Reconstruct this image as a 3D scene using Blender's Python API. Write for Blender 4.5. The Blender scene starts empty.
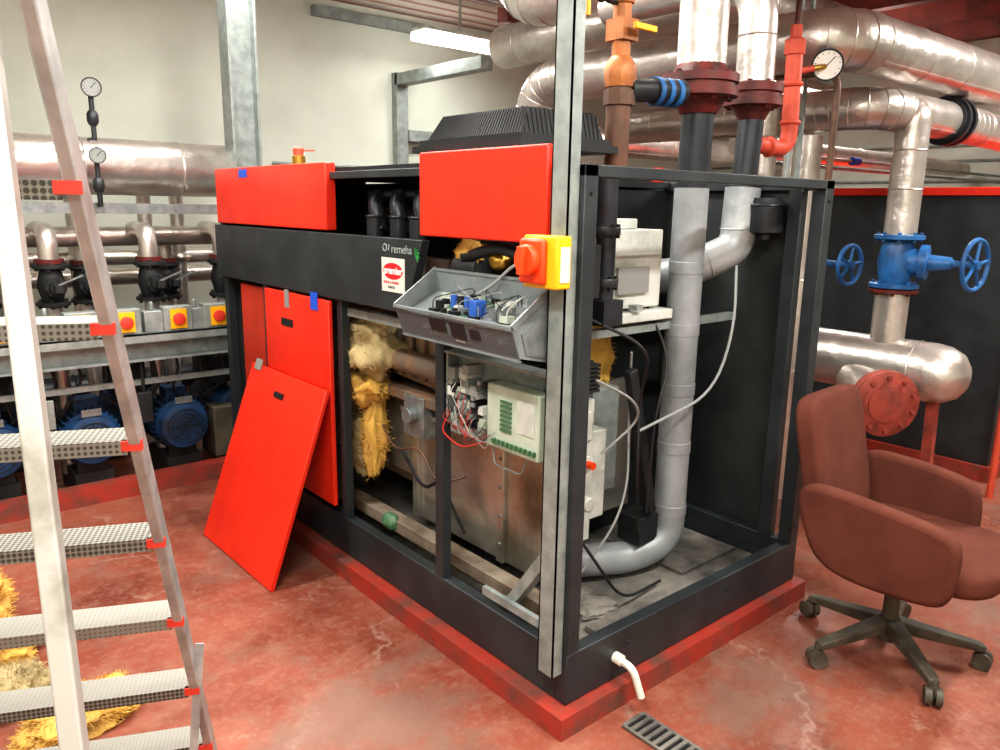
import bpy, bmesh, math, random
from mathutils import Vector, Matrix, noise
random.seed(4)
V=Vector
sc=bpy.context.scene
COL=sc.collection
# ------------------------------------------------------------------ materials
def rgb(h):
    h=h.lstrip('#');c=[int(h[i:i+2],16)/255 for i in (0,2,4)]
    return tuple((x/12.92 if x<=.04045 else ((x+.055)/1.055)**2.4) for x in c)+(1,)
def mat(name,c,rough=.5,metal=0,c2=None,scale=6,lo=.4,hi=.65,bump=0,bscale=40,r2=None,emit=None,detail=5,spec=None,alpha=None):
    m=bpy.data.materials.new(name);m.use_nodes=True;nt=m.node_tree;N=nt.nodes;L=nt.links
    b=N['Principled BSDF'];b.inputs['Roughness'].default_value=rough;b.inputs['Metallic'].default_value=metal
    c=rgb(c) if isinstance(c,str) else c
    b.inputs['Base Color'].default_value=c
    if spec is not None: b.inputs['Specular IOR Level'].default_value=spec
    if alpha is not None: b.inputs['Alpha'].default_value=alpha
    tc=N.new('ShaderNodeTexCoord')
    if c2:
        c2=rgb(c2) if isinstance(c2,str) else c2
        n=N.new('ShaderNodeTexNoise');n.inputs['Scale'].default_value=scale;n.inputs['Detail'].default_value=detail;n.inputs['Roughness'].default_value=.6
        L.new(tc.outputs['Object'],n.inputs['Vector'])
        r=N.new('ShaderNodeMapRange');r.inputs[1].default_value=lo;r.inputs[2].default_value=hi
        L.new(n.outputs['Fac'],r.inputs[0])
        x=N.new('ShaderNodeMix');x.data_type='RGBA';x.inputs[6].default_value=c;x.inputs[7].default_value=c2
        L.new(r.outputs[0],x.inputs[0]);L.new(x.outputs[2],b.inputs['Base Color'])
        if r2 is not None:
            q=N.new('ShaderNodeMapRange');q.inputs[1].default_value=lo;q.inputs[2].default_value=hi;q.inputs[3].default_value=rough;q.inputs[4].default_value=r2
            L.new(n.outputs['Fac'],q.inputs[0]);L.new(q.outputs[0],b.inputs['Roughness'])
    if bump:
        n2=N.new('ShaderNodeTexNoise');n2.inputs['Scale'].default_value=bscale;n2.inputs['Detail'].default_value=4
        L.new(tc.outputs['Object'],n2.inputs['Vector'])
        bu=N.new('ShaderNodeBump');bu.inputs['Strength'].default_value=bump;bu.inputs['Distance'].default_value=.01
        L.new(n2.outputs['Fac'],bu.inputs['Height']);L.new(bu.outputs[0],b.inputs['Normal'])
    if emit:
        b.inputs['Emission Color'].default_value=(1,.98,.92,1);b.inputs['Emission Strength'].default_value=emit
    return m
M={}
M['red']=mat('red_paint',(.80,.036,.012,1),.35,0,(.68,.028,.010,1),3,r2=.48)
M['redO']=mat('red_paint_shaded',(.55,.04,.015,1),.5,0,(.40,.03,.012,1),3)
M['redD']=mat('red_kerb',(.36,.042,.026,1),.5,0,(.14,.06,.045,1),7,.42,.68,bump=.2,detail=10)
M['black']=mat('graphite_paint','#262b2e',.42,0,'#32383a',5)
M['blackR']=mat('black_matte','#16181a',.6,0,'#1f2224',12)
M['dark']=mat('dark_inside','#212526',.55,0,'#343835',3,detail=8)
M['galv']=mat('galvanised_steel','#9a9f9f',.42,.6,'#7b8282',22,.35,.65)
M['galvL']=mat('galvanised_light','#9ca4a1',.5,.3,'#7e8683',14,.35,.65)
M['alu']=mat('aluminium','#c2c3c1',.42,.45,'#999b99',10)
M['aluP']=mat('aluminium_stained','#c6c3bc',.42,.4,'#8a8477',7,.5,.72)
M['clad']=mat('pipe_cladding','#dad3cc',.33,.8,'#b3aca5',4,.35,.7,bump=.9,bscale=9)
M['grey']=mat('grey_pipe_coat','#999d9f',.45,.2,'#7c8081',4,bump=.4,bscale=10,detail=8)
M['sleeve']=mat('silver_sleeve','#b4b8b9',.4,.35,'#959a9b',5,bump=.5,bscale=14)
M['pipeK']=mat('dark_pipe','#272a2e',.4,.3,'#36393d',6)
M['rustR']=mat('oxide_red','#64201a',.55,.1,'#3c1d19',14)
M['flR']=mat('red_oxide_flange','#9a4436',.6,0,'#70352b',12)
M['coral']=mat('coral_pipe','#d2583f',.5,0,'#b64532',9)
M['copper']=mat('copper_ochre','#b7723f',.5,.25,'#7f5230',9,detail=8)
M['brown']=mat('brown_pipe','#6b4a38',.5,.2,'#4c382c',9)
M['blue']=mat('blue_enamel','#2b679f',.4,0,'#1f4876',10)
M['pump']=mat('pump_blue','#1a4876',.55,0,'#131f30',5,.38,.62,detail=9)
M['tape']=mat('blue_tape','#1d56c8',.5)
M['fabric']=mat('brown_fabric','#62392e',.95,0,'#563128',5,bump=.08,bscale=300,spec=.15)
M['plasK']=mat('dark_plastic','#403c33',.55,0,'#5d574a',10,detail=8)
M['white']=mat('off_white_enamel','#cdd0c9',.45,0,'#a6aaa1',7,detail=8)
M['pvc']=mat('white_pvc','#e4e0d6',.4,0,'#c9c3b4',9)
M['yellow']=mat('yellow_plastic','#f0b41c',.45)
M['orange']=mat('orange_red_plastic','#ee4a1c',.4)
M['wool']=mat('yellow_wool','#dfb862',1,0,'#c09a5a',7,spec=.05)
M['woolG']=mat('grey_wool','#b7a67d',1,0,'#8b7c5a',7,spec=.05)
M['iron']=mat('rusty_iron','#75695c',.7,.15,'#96714f',6,.48,.72,bump=.6,bscale=40,detail=9)
M['sheet']=mat('dull_sheet','#c6c4ba',.3,.8,'#8a8474',2.6,.48,.68,detail=9)
M['sheetD']=mat('dirty_tray','#86827a',.7,.15,'#504e4a',6,detail=9)
M['wood']=mat('dirty_ledge','#8b8072',.6,.3,'#5a4a3a',6,detail=10,bump=.3)
M['lav']=mat('module_cream','#b9c4b4',.5,0,'#a3b09f',9)
M['trayI']=mat('tray_grey','#868e8f',.3,.2,'#6f7778',5)
M['trayF']=mat('tray_front','#6b7375',.08,.0,alpha=.5)
M['pcb']=mat('pcb_green','#3a5f42',.5,0,'#2a4736',60)
M['green']=mat('green_plastic','#49705000'[:7],.5)
M['stick']=mat('sticker_white','#d3d2ca',.5)
M['stR']=mat('sticker_red','#c8202a',.5)
M['txtG']=mat('logo_silver','#98a3a0',.5)
M['txtE']=mat('logo_green','#2f8a44',.5)
M['txtW']=mat('print_white','#f2f0ea',.5)
M['brass']=mat('brass','#b08a3c',.35,.8)
M['rubR']=mat('red_rubber','#d8402f',.5)
M['wR']=mat('wire_red','#b83228',.5);M['wK']=mat('wire_black','#1c1c1e',.5);M['wG']=mat('wire_grey','#8c8e8c',.5);M['wB']=mat('wire_blue','#2f5fae',.5);M['wY']=mat('wire_yellow','#d8b83a',.5)
M['face']=mat('gauge_face','#ecebe4',.35)
M['faceD']=mat('gauge_face_dull','#8d918f',.3)
M['tube']=mat('lamp_tube',(1,1,1,1),.5,emit=14)
M['joist']=mat('ceiling_joist','#7e4036',.6,0,'#5c2d27',8)
M['wall']=mat('wall_paint','#cfd3c7',.75,0,'#c1c6b9',1.2,bump=.1,bscale=15)
def stripes(name,ca,cb,scale,axis='X',rough=.5):
    m=bpy.data.materials.new(name);m.use_nodes=True;nt=m.node_tree;N=nt.nodes;L=nt.links;b=N['Principled BSDF']
    b.inputs['Roughness'].default_value=rough
    tc=N.new('ShaderNodeTexCoord');w=N.new('ShaderNodeTexWave');w.bands_direction=axis;w.inputs['Scale'].default_value=scale
    L.new(tc.outputs['Object'],w.inputs['Vector']);cr=N.new('ShaderNodeValToRGB')
    cr.color_ramp.elements[0].position=.1;cr.color_ramp.elements[0].color=rgb(ca);cr.color_ramp.elements[1].position=.3;cr.color_ramp.elements[1].color=rgb(cb)
    L.new(w.outputs['Fac'],cr.inputs[0]);L.new(cr.outputs[0],b.inputs['Base Color'])
    bu=N.new('ShaderNodeBump');bu.inputs['Strength'].default_value=.6;bu.inputs['Distance'].default_value=.02
    L.new(w.outputs['Fac'],bu.inputs['Height']);L.new(bu.outputs[0],b.inputs['Normal'])
    return m
M['deck']=stripes('ceiling_deck','#b07c72','#e0d4ca',1.6,'Y')
def perforated():
    m=bpy.data.materials.new('perforated_tread');m.use_nodes=True;nt=m.node_tree;N=nt.nodes;L=nt.links;b=N['Principled BSDF']
    b.inputs['Roughness'].default_value=.5;b.inputs['Metallic'].default_value=.4
    tc=N.new('ShaderNodeTexCoord');mp=N.new('ShaderNodeMapping');mp.inputs['Rotation'].default_value=(0,0,math.radians(24.8))
    vo=N.new('ShaderNodeTexVoronoi');vo.inputs['Randomness'].default_value=0;vo.inputs['Scale'].default_value=100
    L.new(tc.outputs['Object'],mp.inputs[0]);L.new(mp.outputs[0],vo.inputs['Vector'])
    cr=N.new('ShaderNodeValToRGB');cr.color_ramp.elements[0].position=.34;cr.color_ramp.elements[0].color=rgb('#504f49');cr.color_ramp.elements[1].position=.48;cr.color_ramp.elements[1].color=rgb('#96948b')
    L.new(vo.outputs['Distance'],cr.inputs[0]);L.new(cr.outputs[0],b.inputs['Base Color'])
    return m
M['tread']=perforated()
def floor_mat():
    m=bpy.data.materials.new('painted_floor');m.use_nodes=True;nt=m.node_tree;N=nt.nodes;L=nt.links;b=N['Principled BSDF']
    tc=N.new('ShaderNodeTexCoord')
    def ns(scale,detail=6,rough=.6,off=0,dist=0):
        n=N.new('ShaderNodeTexNoise');n.inputs['Scale'].default_value=scale;n.inputs['Detail'].default_value=detail;n.inputs['Roughness'].default_value=rough;n.inputs['Distortion'].default_value=dist
        if off:
            mp=N.new('ShaderNodeMapping');mp.inputs['Location'].default_value=(off,off*.7,0);L.new(tc.outputs['Object'],mp.inputs[0]);L.new(mp.outputs[0],n.inputs['Vector'])
        else: L.new(tc.outputs['Object'],n.inputs['Vector'])
        return n
    def rng(src,a,c,o0=0,o1=1):
        r=N.new('ShaderNodeMapRange');r.inputs[1].default_value=a;r.inputs[2].default_value=c;r.inputs[3].default_value=o0;r.inputs[4].default_value=o1
        L.new(src,r.inputs[0]);return r.outputs[0]
    def mix(f,a,c):
        x=N.new('ShaderNodeMix');x.data_type='RGBA';L.new(f,x.inputs[0])
        if isinstance(a,str): x.inputs[6].default_value=rgb(a)
        else: L.new(a,x.inputs[6])
        x.inputs[7].default_value=rgb(c);return x.outputs[2]
    n1=ns(.9,4,.5);n2=ns(1.8,6,.55,5);n3=ns(34,6,.7,3);n4=ns(1.3,8,.66,11);n5=ns(8,7,.65,17);n6=ns(3.4,9,.75,23)
    c=mix(rng(n1.outputs['Fac'],.38,.62),'#80402f','#935442')
    c=mix(rng(n2.outputs['Fac'],.45,.66,0,.65),c,'#5d3328')
    c=mix(rng(n5.outputs['Fac'],.46,.70,0,.5),c,'#9c7260')
    c=mix(rng(n3.outputs['Fac'],.50,.72,0,.5),c,'#9a7c6b')
    c=mix(rng(n4.outputs['Fac'],.52,.61,0,.65),c,'#786458')
    c=mix(rng(n6.outputs['Fac'],.60,.67,0,.5),c,'#b09b8a')
    vo=N.new('ShaderNodeTexVoronoi');vo.feature='DISTANCE_TO_EDGE';vo.inputs['Scale'].default_value=.5
    nd=ns(2.2);ad=N.new('ShaderNodeVectorMath');ad.operation='ADD';sc_=N.new('ShaderNodeVectorMath');sc_.operation='SCALE';sc_.inputs[3].default_value=.5
    L.new(nd.outputs['Color'],sc_.inputs[0]);L.new(tc.outputs['Object'],ad.inputs[0]);L.new(sc_.outputs[0],ad.inputs[1]);L.new(ad.outputs[0],vo.inputs['Vector'])
    mm=N.new('ShaderNodeMath');mm.operation='MULTIPLY';L.new(rng(vo.outputs['Distance'],.001,.006,.3,0),mm.inputs[0]);L.new(rng(n2.outputs['Fac'],.4,.6),mm.inputs[1])
    c=mix(mm.outputs[0],c,'#b8a498')
    L.new(c,b.inputs['Base Color'])
    L.new(rng(n2.outputs['Fac'],.42,.62,.55,.26),b.inputs['Roughness'])
    b.inputs['Specular IOR Level'].default_value=.4
    bu=N.new('ShaderNodeBump');bu.inputs['Strength'].default_value=.12;bu.inputs['Distance'].default_value=.01
    L.new(n5.outputs['Fac'],bu.inputs['Height']);L.new(bu.outputs[0],b.inputs['Normal'])
    return m
M['floor']=floor_mat()
# ------------------------------------------------------------------ mesh builder
class MB:
    def __init__(s): s.bm=bmesh.new();s.mi=0;s.T=Matrix()
    def _v(s,co): return s.bm.verts.new(s.T@V(co))
    def _f(s,vs):
        try:
            f=s.bm.faces.new(vs);f.material_index=s.mi;return f
        except ValueError: return None
    def m(s,i): s.mi=i;return s
    def box(s,a,b):
        (x0,y0,z0),(x1,y1,z1)=a,b
        v=[s._v(p) for p in ((x0,y0,z0),(x1,y0,z0),(x1,y1,z0),(x0,y1,z0),(x0,y0,z1),(x1,y0,z1),(x1,y1,z1),(x0,y1,z1))]
        for f in ((0,3,2,1),(4,5,6,7),(0,1,5,4),(1,2,6,5),(2,3,7,6),(3,0,4,7)): s._f([v[i] for i in f])
        return s
    def slab(s,q,n):
        n=V(n);a=[s._v(p) for p in q];b=[s._v(V(p)+n) for p in q];k=len(q)
        s._f(a[::-1]);s._f(b)
        for i in range(k): s._f([a[i],a[(i+1)%k],b[(i+1)%k],b[i]])
        return s
    def beam(s,p0,p1,w,h,up=(0,0,1)):
        p0,p1=V(p0),V(p1);d=(p1-p0).normalized();u=V(up);x=d.cross(u)
        if x.length<1e-4:x=d.cross(V((1,0,0)))
        x.normalize();y=x.cross(d).normalized()
        q=[p0+x*(w/2*a)+y*(h/2*b) for a,b in ((-1,-1),(1,-1),(1,1),(-1,1))]
        return s.slab(q,p1-p0)
    def ring(s,c,x,y,r,n): return [s._v(c+x*(r*math.cos(2*math.pi*i/n))+y*(r*math.sin(2*math.pi*i/n))) for i in range(n)]
    def lathe(s,p,ax,prof,n=24,c0=True,c1=True):
        p=V(p);d=V(ax).normalized();x=d.orthogonal().normalized();y=d.cross(x);R=[s.ring(p+d*h,x,y,max(r,1e-4),n) for h,r in prof]
        for a,b in zip(R,R[1:]):
            for i in range(n): s._f([a[i],a[(i+1)%n],b[(i+1)%n],b[i]])
        if c0:s._f(R[0][::-1])
        if c1:s._f(R[-1])
        return s
    def cyl(s,p0,p1,r,r1=None,n=24):
        p0,p1=V(p0),V(p1);return s.lathe(p0,p1-p0,[(0,r),((p1-p0).length,r if r1 is None else r1)],n)
    def tube(s,pts,r,bend=0,n=16,seg=6):
        P=[V(p) for p in pts]
        if bend:
            Q=[P[0]]
            for a,b,c in zip(P,P[1:],P[2:]):
                u=(a-b);w=(c-b);k=min(bend,u.length*.49,w.length*.49);A=b+u.normalized()*k;Cc=b+w.normalized()*k
                for i in range(seg+1):
                    t=i/seg;Q.append(A*(1-t)**2+b*(2*t*(1-t))+Cc*t*t)
            Q.append(P[-1]);P=Q
        P2=[P[0]]
        for p in P[1:]:
            if (p-P2[-1]).length>1e-5:P2.append(p)
        P=P2;d=(P[1]-P[0]).normalized();x=d.orthogonal().normalized();R=[]
        for i,p in enumerate(P):
            dn=(P[min(i+1,len(P)-1)]-P[max(i-1,0)]).normalized()
            x=(x-dn*x.dot(dn)).normalized();y=dn.cross(x);R.append(s.ring(p,x,y,r,n))
        for a,b in zip(R,R[1:]):
            for i in range(n): s._f([a[i],a[(i+1)%n],b[(i+1)%n],b[i]])
        s._f(R[0][::-1]);s._f(R[-1]);return s
    def torus(s,c,ax,R,r,n=28,k=8):
        c=V(c);d=V(ax).normalized();x=d.orthogonal().normalized();y=d.cross(x);G=[]
        for i in range(n):
            a=2*math.pi*i/n;e=x*math.cos(a)+y*math.sin(a)
            G.append([s._v(c+e*(R+r*math.cos(2*math.pi*j/k))+d*(r*math.sin(2*math.pi*j/k))) for j in range(k)])
        for i in range(n):
            for j in range(k): s._f([G[i][j],G[(i+1)%n][j],G[(i+1)%n][(j+1)%k],G[i][(j+1)%k]])
        return s
    def blob(s,c,r,amp=.3,fr=3,sub=4,seed=0,fib=0,fl=.03):
        b=bmesh.new();bmesh.ops.create_icosphere(b,subdivisions=sub,radius=1)
        mp={};pts=[]
        sd=V((seed*7.1,seed,3))
        for v in b.verts:
            k=1+amp*(noise.noise(v.co*fr+sd)+.5*noise.noise(v.co*fr*2.3+sd)+.25*noise.noise(v.co*fr*5+sd))
            p=V(c)+V((v.co.x*r[0],v.co.y*r[1],v.co.z*r[2]))*k;mp[v]=s._v(p);pts.append((p,v.co.copy()))
        for f in b.faces: s._f([mp[v] for v in f.verts])
        b.free()
        rn=random.Random(seed)
        for i in range(fib):
            p,nn_=pts[rn.randrange(len(pts))];d=(nn_*.6+V((rn.uniform(-1,1),rn.uniform(-1,1),rn.uniform(-1,1)))).normalized()
            L=fl*rn.uniform(.4,1.2);w=d.orthogonal().normalized()*.0012;e=p+d*L+V((rn.uniform(-1,1),rn.uniform(-1,1),rn.uniform(-1,1)))*L*.3;mid=p+d*L*.55
            if e.z<.003:continue
            q=[s._v(p-w),s._v(p+w),s._v(mid+w),s._v(mid-w)];s._f(q);e1=s._v(e);s._f([q[3],q[2],e1])
        return s
    def flange(s,c,ax,r,th,nb=8,br=.012,gap=0):
        c=V(c);d=V(ax).normalized();s.lathe(c-d*th/2,d,[(0,r*.97),(th*.1,r),(th*.9,r),(th,r*.97)],32)
        x=d.orthogonal().normalized();y=d.cross(x)
        for i in range(nb):
            a=2*math.pi*(i+.5)/nb;p=c+(x*math.cos(a)+y*math.sin(a))*(r*.82)
            s.lathe(p-d*(th/2+br*1.3),d,[(0,br),(th+br*2.6,br)],6)
        return s
    def done(s,name,mats,parent=None,label=None,cat=None,bevel=0,kind=None,group=None,flat=False,soft=False,seg=2):
        me=bpy.data.meshes.new(name);bmesh.ops.recalc_face_normals(s.bm,faces=s.bm.faces[:]);s.bm.to_mesh(me);s.bm.free()
        if not isinstance(mats,(list,tuple)):mats=[mats]
        for k in mats: me.materials.append(M[k] if isinstance(k,str) else k)
        if not flat:
            me.shade_smooth()
            if not soft: me.set_sharp_from_angle(angle=math.radians(38))
        o=bpy.data.objects.new(name,me);COL.objects.link(o)
        if bevel:
            b=o.modifiers.new('b','BEVEL');b.width=bevel;b.segments=seg;b.limit_method='ANGLE';b.angle_limit=math.radians(40)
        tag(o,parent,label,cat,kind,group);return o
def tag(o,parent=None,label=None,cat=None,kind=None,group=None):
    if parent:
        o.parent=parent;o.matrix_parent_inverse=parent_world(parent).inverted()
    if label:o['label']=label
    if cat:o['category']=cat
    if kind:o['kind']=kind
    if group:o['group']=group
def parent_world(p):
    m=Matrix.Translation(p.location)
    if p.parent: m=parent_world(p.parent)@p.matrix_parent_inverse@m
    return m
def thing(name,label,cat,loc,group=None):
    e=bpy.data.objects.new(name,None);e.location=loc;e.empty_display_size=.1;COL.objects.link(e);tag(e,None,label,cat,None,group);return e
def part_empty(name,loc,parent):
    e=bpy.data.objects.new(name,None);e.location=loc;e.empty_display_size=.1;COL.objects.link(e);tag(e,parent);return e
def copy_thing(root,delta,label=None):
    n=root.copy();COL.objects.link(n);n.location=V(root.location)+V(delta)
    if label:n['label']=label
    def rec(a,b):
        for ch in list(a.children):
            c=ch.copy();COL.objects.link(c);inv=ch.matrix_parent_inverse.copy();c.parent=b;c.matrix_parent_inverse=inv;rec(ch,c)
    rec(root,n);return n
def text(body,size,loc,parent,material,right=(0,-1,0),up=(0,0,1),name='lettering',bold=0,sx=1):
    cu=bpy.data.curves.new('t','FONT');cu.body=body;cu.size=size;cu.extrude=.0006;cu.offset=bold
    o=bpy.data.objects.new('t',cu);COL.objects.link(o);bpy.context.view_layer.update()
    me=bpy.data.meshes.new_from_object(o.evaluated_get(bpy.context.evaluated_depsgraph_get()));bpy.data.objects.remove(o)
    r=V(right).normalized();u=V(up).normalized();n=r.cross(u)
    T=Matrix(((r.x*sx,u.x,n.x,loc[0]),(r.y*sx,u.y,n.y,loc[1]),(r.z*sx,u.z,n.z,loc[2]),(0,0,0,1)))
    me.transform(T);me.materials.clear();me.materials.append(M[material])
    q=bpy.data.objects.new(name,me);COL.objects.link(q);tag(q,parent);return q
# ------------------------------------------------------------------ camera
DX=V((.7645,-.1266,.6321));DY=V((-.6447,-.1742,.7444));DZ=V((.0159,-.9765,-.2146))
cx=V((DX[0],DY[0],DZ[0])).normalized();fw=V((DX[2],DY[2],DZ[2]));fw=(fw-cx*fw.dot(cx)).normalized();dn=fw.cross(cx)
cam=bpy.data.cameras.new('camera');cam.sensor_width=36;cam.lens=27.7;cam.clip_start=.05
co=bpy.data.objects.new('camera',cam);COL.objects.link(co);sc.camera=co
up=-dn if dn.z<0 else dn
bk=-fw;C=V((-1.622,-1.553,1.68))
co.matrix_world=Matrix(((cx.x,up.x,bk.x,C.x),(cx.y,up.y,bk.y,C.y),(cx.z,up.z,bk.z,C.z),(0,0,0,1)))
# ------------------------------------------------------------------ room
ZC=3.35
X0,X1,Y0,Y1=-4,7.2,-4.2,4.75
def st(name,a,b,m): MB().box(a,b).done(name,m,kind='structure',flat=True)
st('floor',(X0,Y0,-.1),(X1,Y1,0),'floor')
st('ceiling',(X0,Y0,ZC),(X1,Y1,ZC+.1),'deck')
st('wall_back',(X0,Y1,0),(X1,Y1+.1,ZC),'wall')
st('wall_right',(X1,Y0,0),(X1+.1,Y1,ZC),'wall')
st('wall_left',(X0-.1,Y0,0),(X0,Y1,ZC),'wall')
st('wall_front',(X0,Y0-.1,0),(X1,Y0,ZC),'wall')
st('trim_1',(-3.2,3.02,0),(.75,3.12,.1),'redD')
st('trim_2',(-.06,-.045,0),(1.46,2.85,.078),'redD')
i=3
for x in (2.9,3.7,4.5,5.3,6.1):
    st('trim_%d'%i,(x,Y0,3.16),(x+.1,3.4,ZC-.001),'joist');i+=1
st('trim_%d'%i,(2.6,3.4,3.1),(X1,3.52,ZC-.001),'joist')
# ------------------------------------------------------------------ lamps
def lamp(x,y,z,along='X',L=1.5,e=55,wd=.16,w2=.09):
    t=thing('fluorescent_lamp','white fluorescent batten lamp fixed under the ceiling','lamp',(x,y,z),'ceiling fluorescent lamps')
    d=V((1,0,0)) if along=='X' else V((0,1,0));s=V((0,1,0)) if along=='X' else V((1,0,0))
    c=V((x,y,z));a=c-d*L/2;b=c+d*L/2
    MB().beam(a,b,w2*1.1,.03).done('housing','white',t,bevel=.004)
    MB().box(tuple(a-s*w2/2-V((0,0,.08))),tuple(b+s*w2/2-V((0,0,.016)))).done('diffuser','tube',t,bevel=.01)
    MB().cyl(c+V((0,0,.01)),V((x,y,ZC)),.012,n=8).done('hanger','white',t)
    la=bpy.data.lights.new('lamp_light','AREA');la.shape='RECTANGLE';la.size=L;la.size_y=wd;la.energy=e*.86;la.color=(1,.98,.93)
    o=bpy.data.objects.new('lamp_light',la);COL.objects.link(o);o.location=(x,y,z-.1)
    if along!='X':o.rotation_euler=(0,0,math.pi/2)
    o.parent=t;o.matrix_parent_inverse=parent_world(t).inverted()
lamp(2.55,3.95,3.06,'X',.85,20,w2=.2)
lamp(-1.2,1.7,3.2,'X',1.5,70)
lamp(-1.6,-.6,3.25,'Y',1.5,95)
lamp(.6,-1.6,3.25,'X',1.5,120)
lamp(3.6,-1.0,3.1,'X',1.5,125)
lamp(4.9,2.0,3.0,'Y',1.5,75)
lamp(.6,3.2,3.25,'X',1.5,26)
lamp(.3,1.4,3.25,'Y',1.5,75)
lamp(-2.6,-2.8,3.2,'X',1.5,85)
w=bpy.data.worlds.new('world');sc.world=w;w.use_nodes=True;w.node_tree.nodes['Background'].inputs[0].default_value=(.8,.8,.75,1);w.node_tree.nodes['Background'].inputs[1].default_value=.3
sc.view_settings.view_transform='Standard'
try: sc.view_settings.look='Medium High Contrast'
except Exception: pass
# ------------------------------------------------------------------ boiler
B=thing('boiler','large opened boiler with black frame and red panels, on red plinth','boiler',(.7,1.4,.078))
LX,LY=1.43,2.78
z0=.08
m=MB()
for a,b in [((0,0,z0),(LX,.05,.26)),((0,.05,z0),(.05,LY,.26)),((LX-.05,.05,z0),(LX,LY,.26)),((.05,LY-.05,z0),(LX-.05,LY,.26))]: m.box(a,b)
m.done('base_rail','black',B,bevel=.004)
m=MB()
m.box((0,0,.26),(.055,.055,1.80)).box((LX-.06,0,.26),(LX,.06,1.80)).box((0,0,1.765),(LX,.05,1.80))
m.box((LX-.06,.10,.26),(LX-.015,.16,1.78))
m.box((.0,.68,.26),(.04,.73,1.42)).box((.0,1.43,.26),(.04,1.47,1.27)).box((0,2.2,.26),(.04,2.25,1.27)).box((0,LY-.05,.26),(.05,LY,1.8))
m.box((0,.05,1.78),(.04,LY,1.81)).box((LX-.04,.05,1.76),(LX,LY,1.80)).box((.04,.78,1.77),(LX-.04,.82,1.8)).box((.04,LY-.05,1.77),(LX-.04,LY,1.8))
m.done('frame','black',B,bevel=.003)
m=MB()
for (x,y,z) in ((.028,-.002,1.72),(.028,-.002,.34),(LX-.03,-.002,1.72),(LX-.03,-.002,.34),(.3,-.002,.2),(.9,-.002,.2)): m.lathe((x,y,z),(0,-1,0),[(0,.007),(.004,.006)],10)
m.done('frame_bolts','pipeK',B)['kind']='stuff'
MB().box((LX-.012,.16,.26),(LX-.004,LY-.05,1.76)).done('rear_panel','dark',B)
MB().box((.05,LY-.04,.26),(LX-.05,LY-.03,1.76)).done('end_panel','dark',B)
MB().box((.05,.05,.13),(LX-.05,LY-.05,.145)).done('drip_tray','sheetD',B)
MB().box((.05,.90,1.81),(LX-.02,2.74,1.83)).done('roof_panel','blackR',B)
MB().box((LX-.03,.85,1.8),(LX,2.7,1.87)).done('upper_panel','red',B,bevel=.004)
MB().box((-.022,1.50,1.565),(.03,2.76,1.85)).box((.03,2.72,1.565),(.9,2.76,1.85)).done('upper_panel','red',B,bevel=.006)
MB().box((-.018,.135,1.57),(.04,.80,1.86)).done('upper_panel','red',B,bevel=.006)
MB().box((.5,.80,1.3),(.52,2.7,1.78)).done('inner_panel','blackR',B)
m=MB()
for k,y in enumerate((1.0,1.17,1.34)):
    m.tube([(.12,y-.05,1.57),(.12,y,1.70),(.22,y+.06,1.73),(.45,y+.06,1.70)],.034,.06)
m.tube([(.18,.84,1.72),(.18,1.46,1.72)],.022).tube([(.25,.84,1.62),(.25,1.46,1.64)],.045)
m.done('manifold_pipe','pipeK',B)
for y in (.98,1.12,1.3):MB().cyl((.1,y,1.55),(.1,y,1.63),.035).torus((.1,y,1.63),(0,0,1),.035,.006).done('pipe_coupling','pipeK',B)
fb=MB();fb.slab([(-.025,.775,1.555),(-.025,2.80,1.555),(-.025,2.80,1.275),(-.025,.885,1.275)],(.04,0,0));fb=fb.done('fascia','black',B,bevel=.004)
text('remeha',.046,(-.0265,.978,1.500),fb,'txtG')
MB().torus((-.027,1.022,1.517),(1,0,0),.013,.0022).slab([(-.0265,1.000,1.507),(-.0265,.994,1.507),(-.0265,.988,1.530),(-.0265,.994,1.530)],(-.001,0,0)).done('emblem_ring','txtG',fb)
m=MB()
for k in range(5):
    a=math.radians(-50+k*30);c=V((-.027,.815,1.500));m.slab([c,c+V((0,-.025*math.cos(a)+.004,.025*math.sin(a))),c+V((0,-.033*math.cos(a),.033*math.sin(a))),c+V((0,-.022*math.cos(a+.4),.022*math.sin(a+.4)))],(-.002,0,0))
m.done('emblem','txtE',fb)
MB().box((-.0285,.885,1.35),(-.026,1.045,1.48)).done('sticker','stick',fb,label='white sticker with a red oval')
o=MB().lathe((-.0285,.965,1.43),(-1,0,0),[(0,.001),(0.0005,.03),(.001,.03)],24).done('sticker_oval','stR',fb)
o.data.transform(Matrix.Translation((0,.965,1.43))@Matrix.Diagonal((1,2.3,1.05,1))@Matrix.Translation((0,-.965,-1.43)))
text('premier',.04,(-.0302,1.028,1.419),fb,'txtW',bold=.0008)
text('BOILER & BURNER',.013,(-.029,1.03,1.382),fb,'stR');text('SERVICES',.012,(-.029,1.0,1.364),fb,'wK')
def door(nm,y0,y1,za,zb,x=-.012,par=B,mt='red'):
    return MB().box((x-.022,y0,za),(x,y1,zb)).done(nm,mt,par,bevel=.005)
d1=door('door',1.485,2.155,.31,1.262,x=-.012)
MB().box((-.038,1.84,1.10),(-.033,1.96,1.135)).done('handle','blackR',d1)
MB().box((-.038,1.87,1.19),(-.034,1.915,1.275)).done('tape_strip','wG',d1)
MB().box((-.038,1.58,1.21),(-.034,1.645,1.29)).done('tape_strip','tape',d1)
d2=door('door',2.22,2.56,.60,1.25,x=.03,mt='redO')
MB().box((-.0255,2.32,1.80),(-.023,2.42,1.84)).done('tape_strip','tape',B)
m=MB()
for k in range(9):
    y=.95+k*.185;m.box((.36,y,.36),(1.22,y+.15,1.45)).box((.32,y+.02,.5),(.38,y+.13,.62)).box((.32,y+.02,1.0),(.38,y+.13,1.12))
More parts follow.
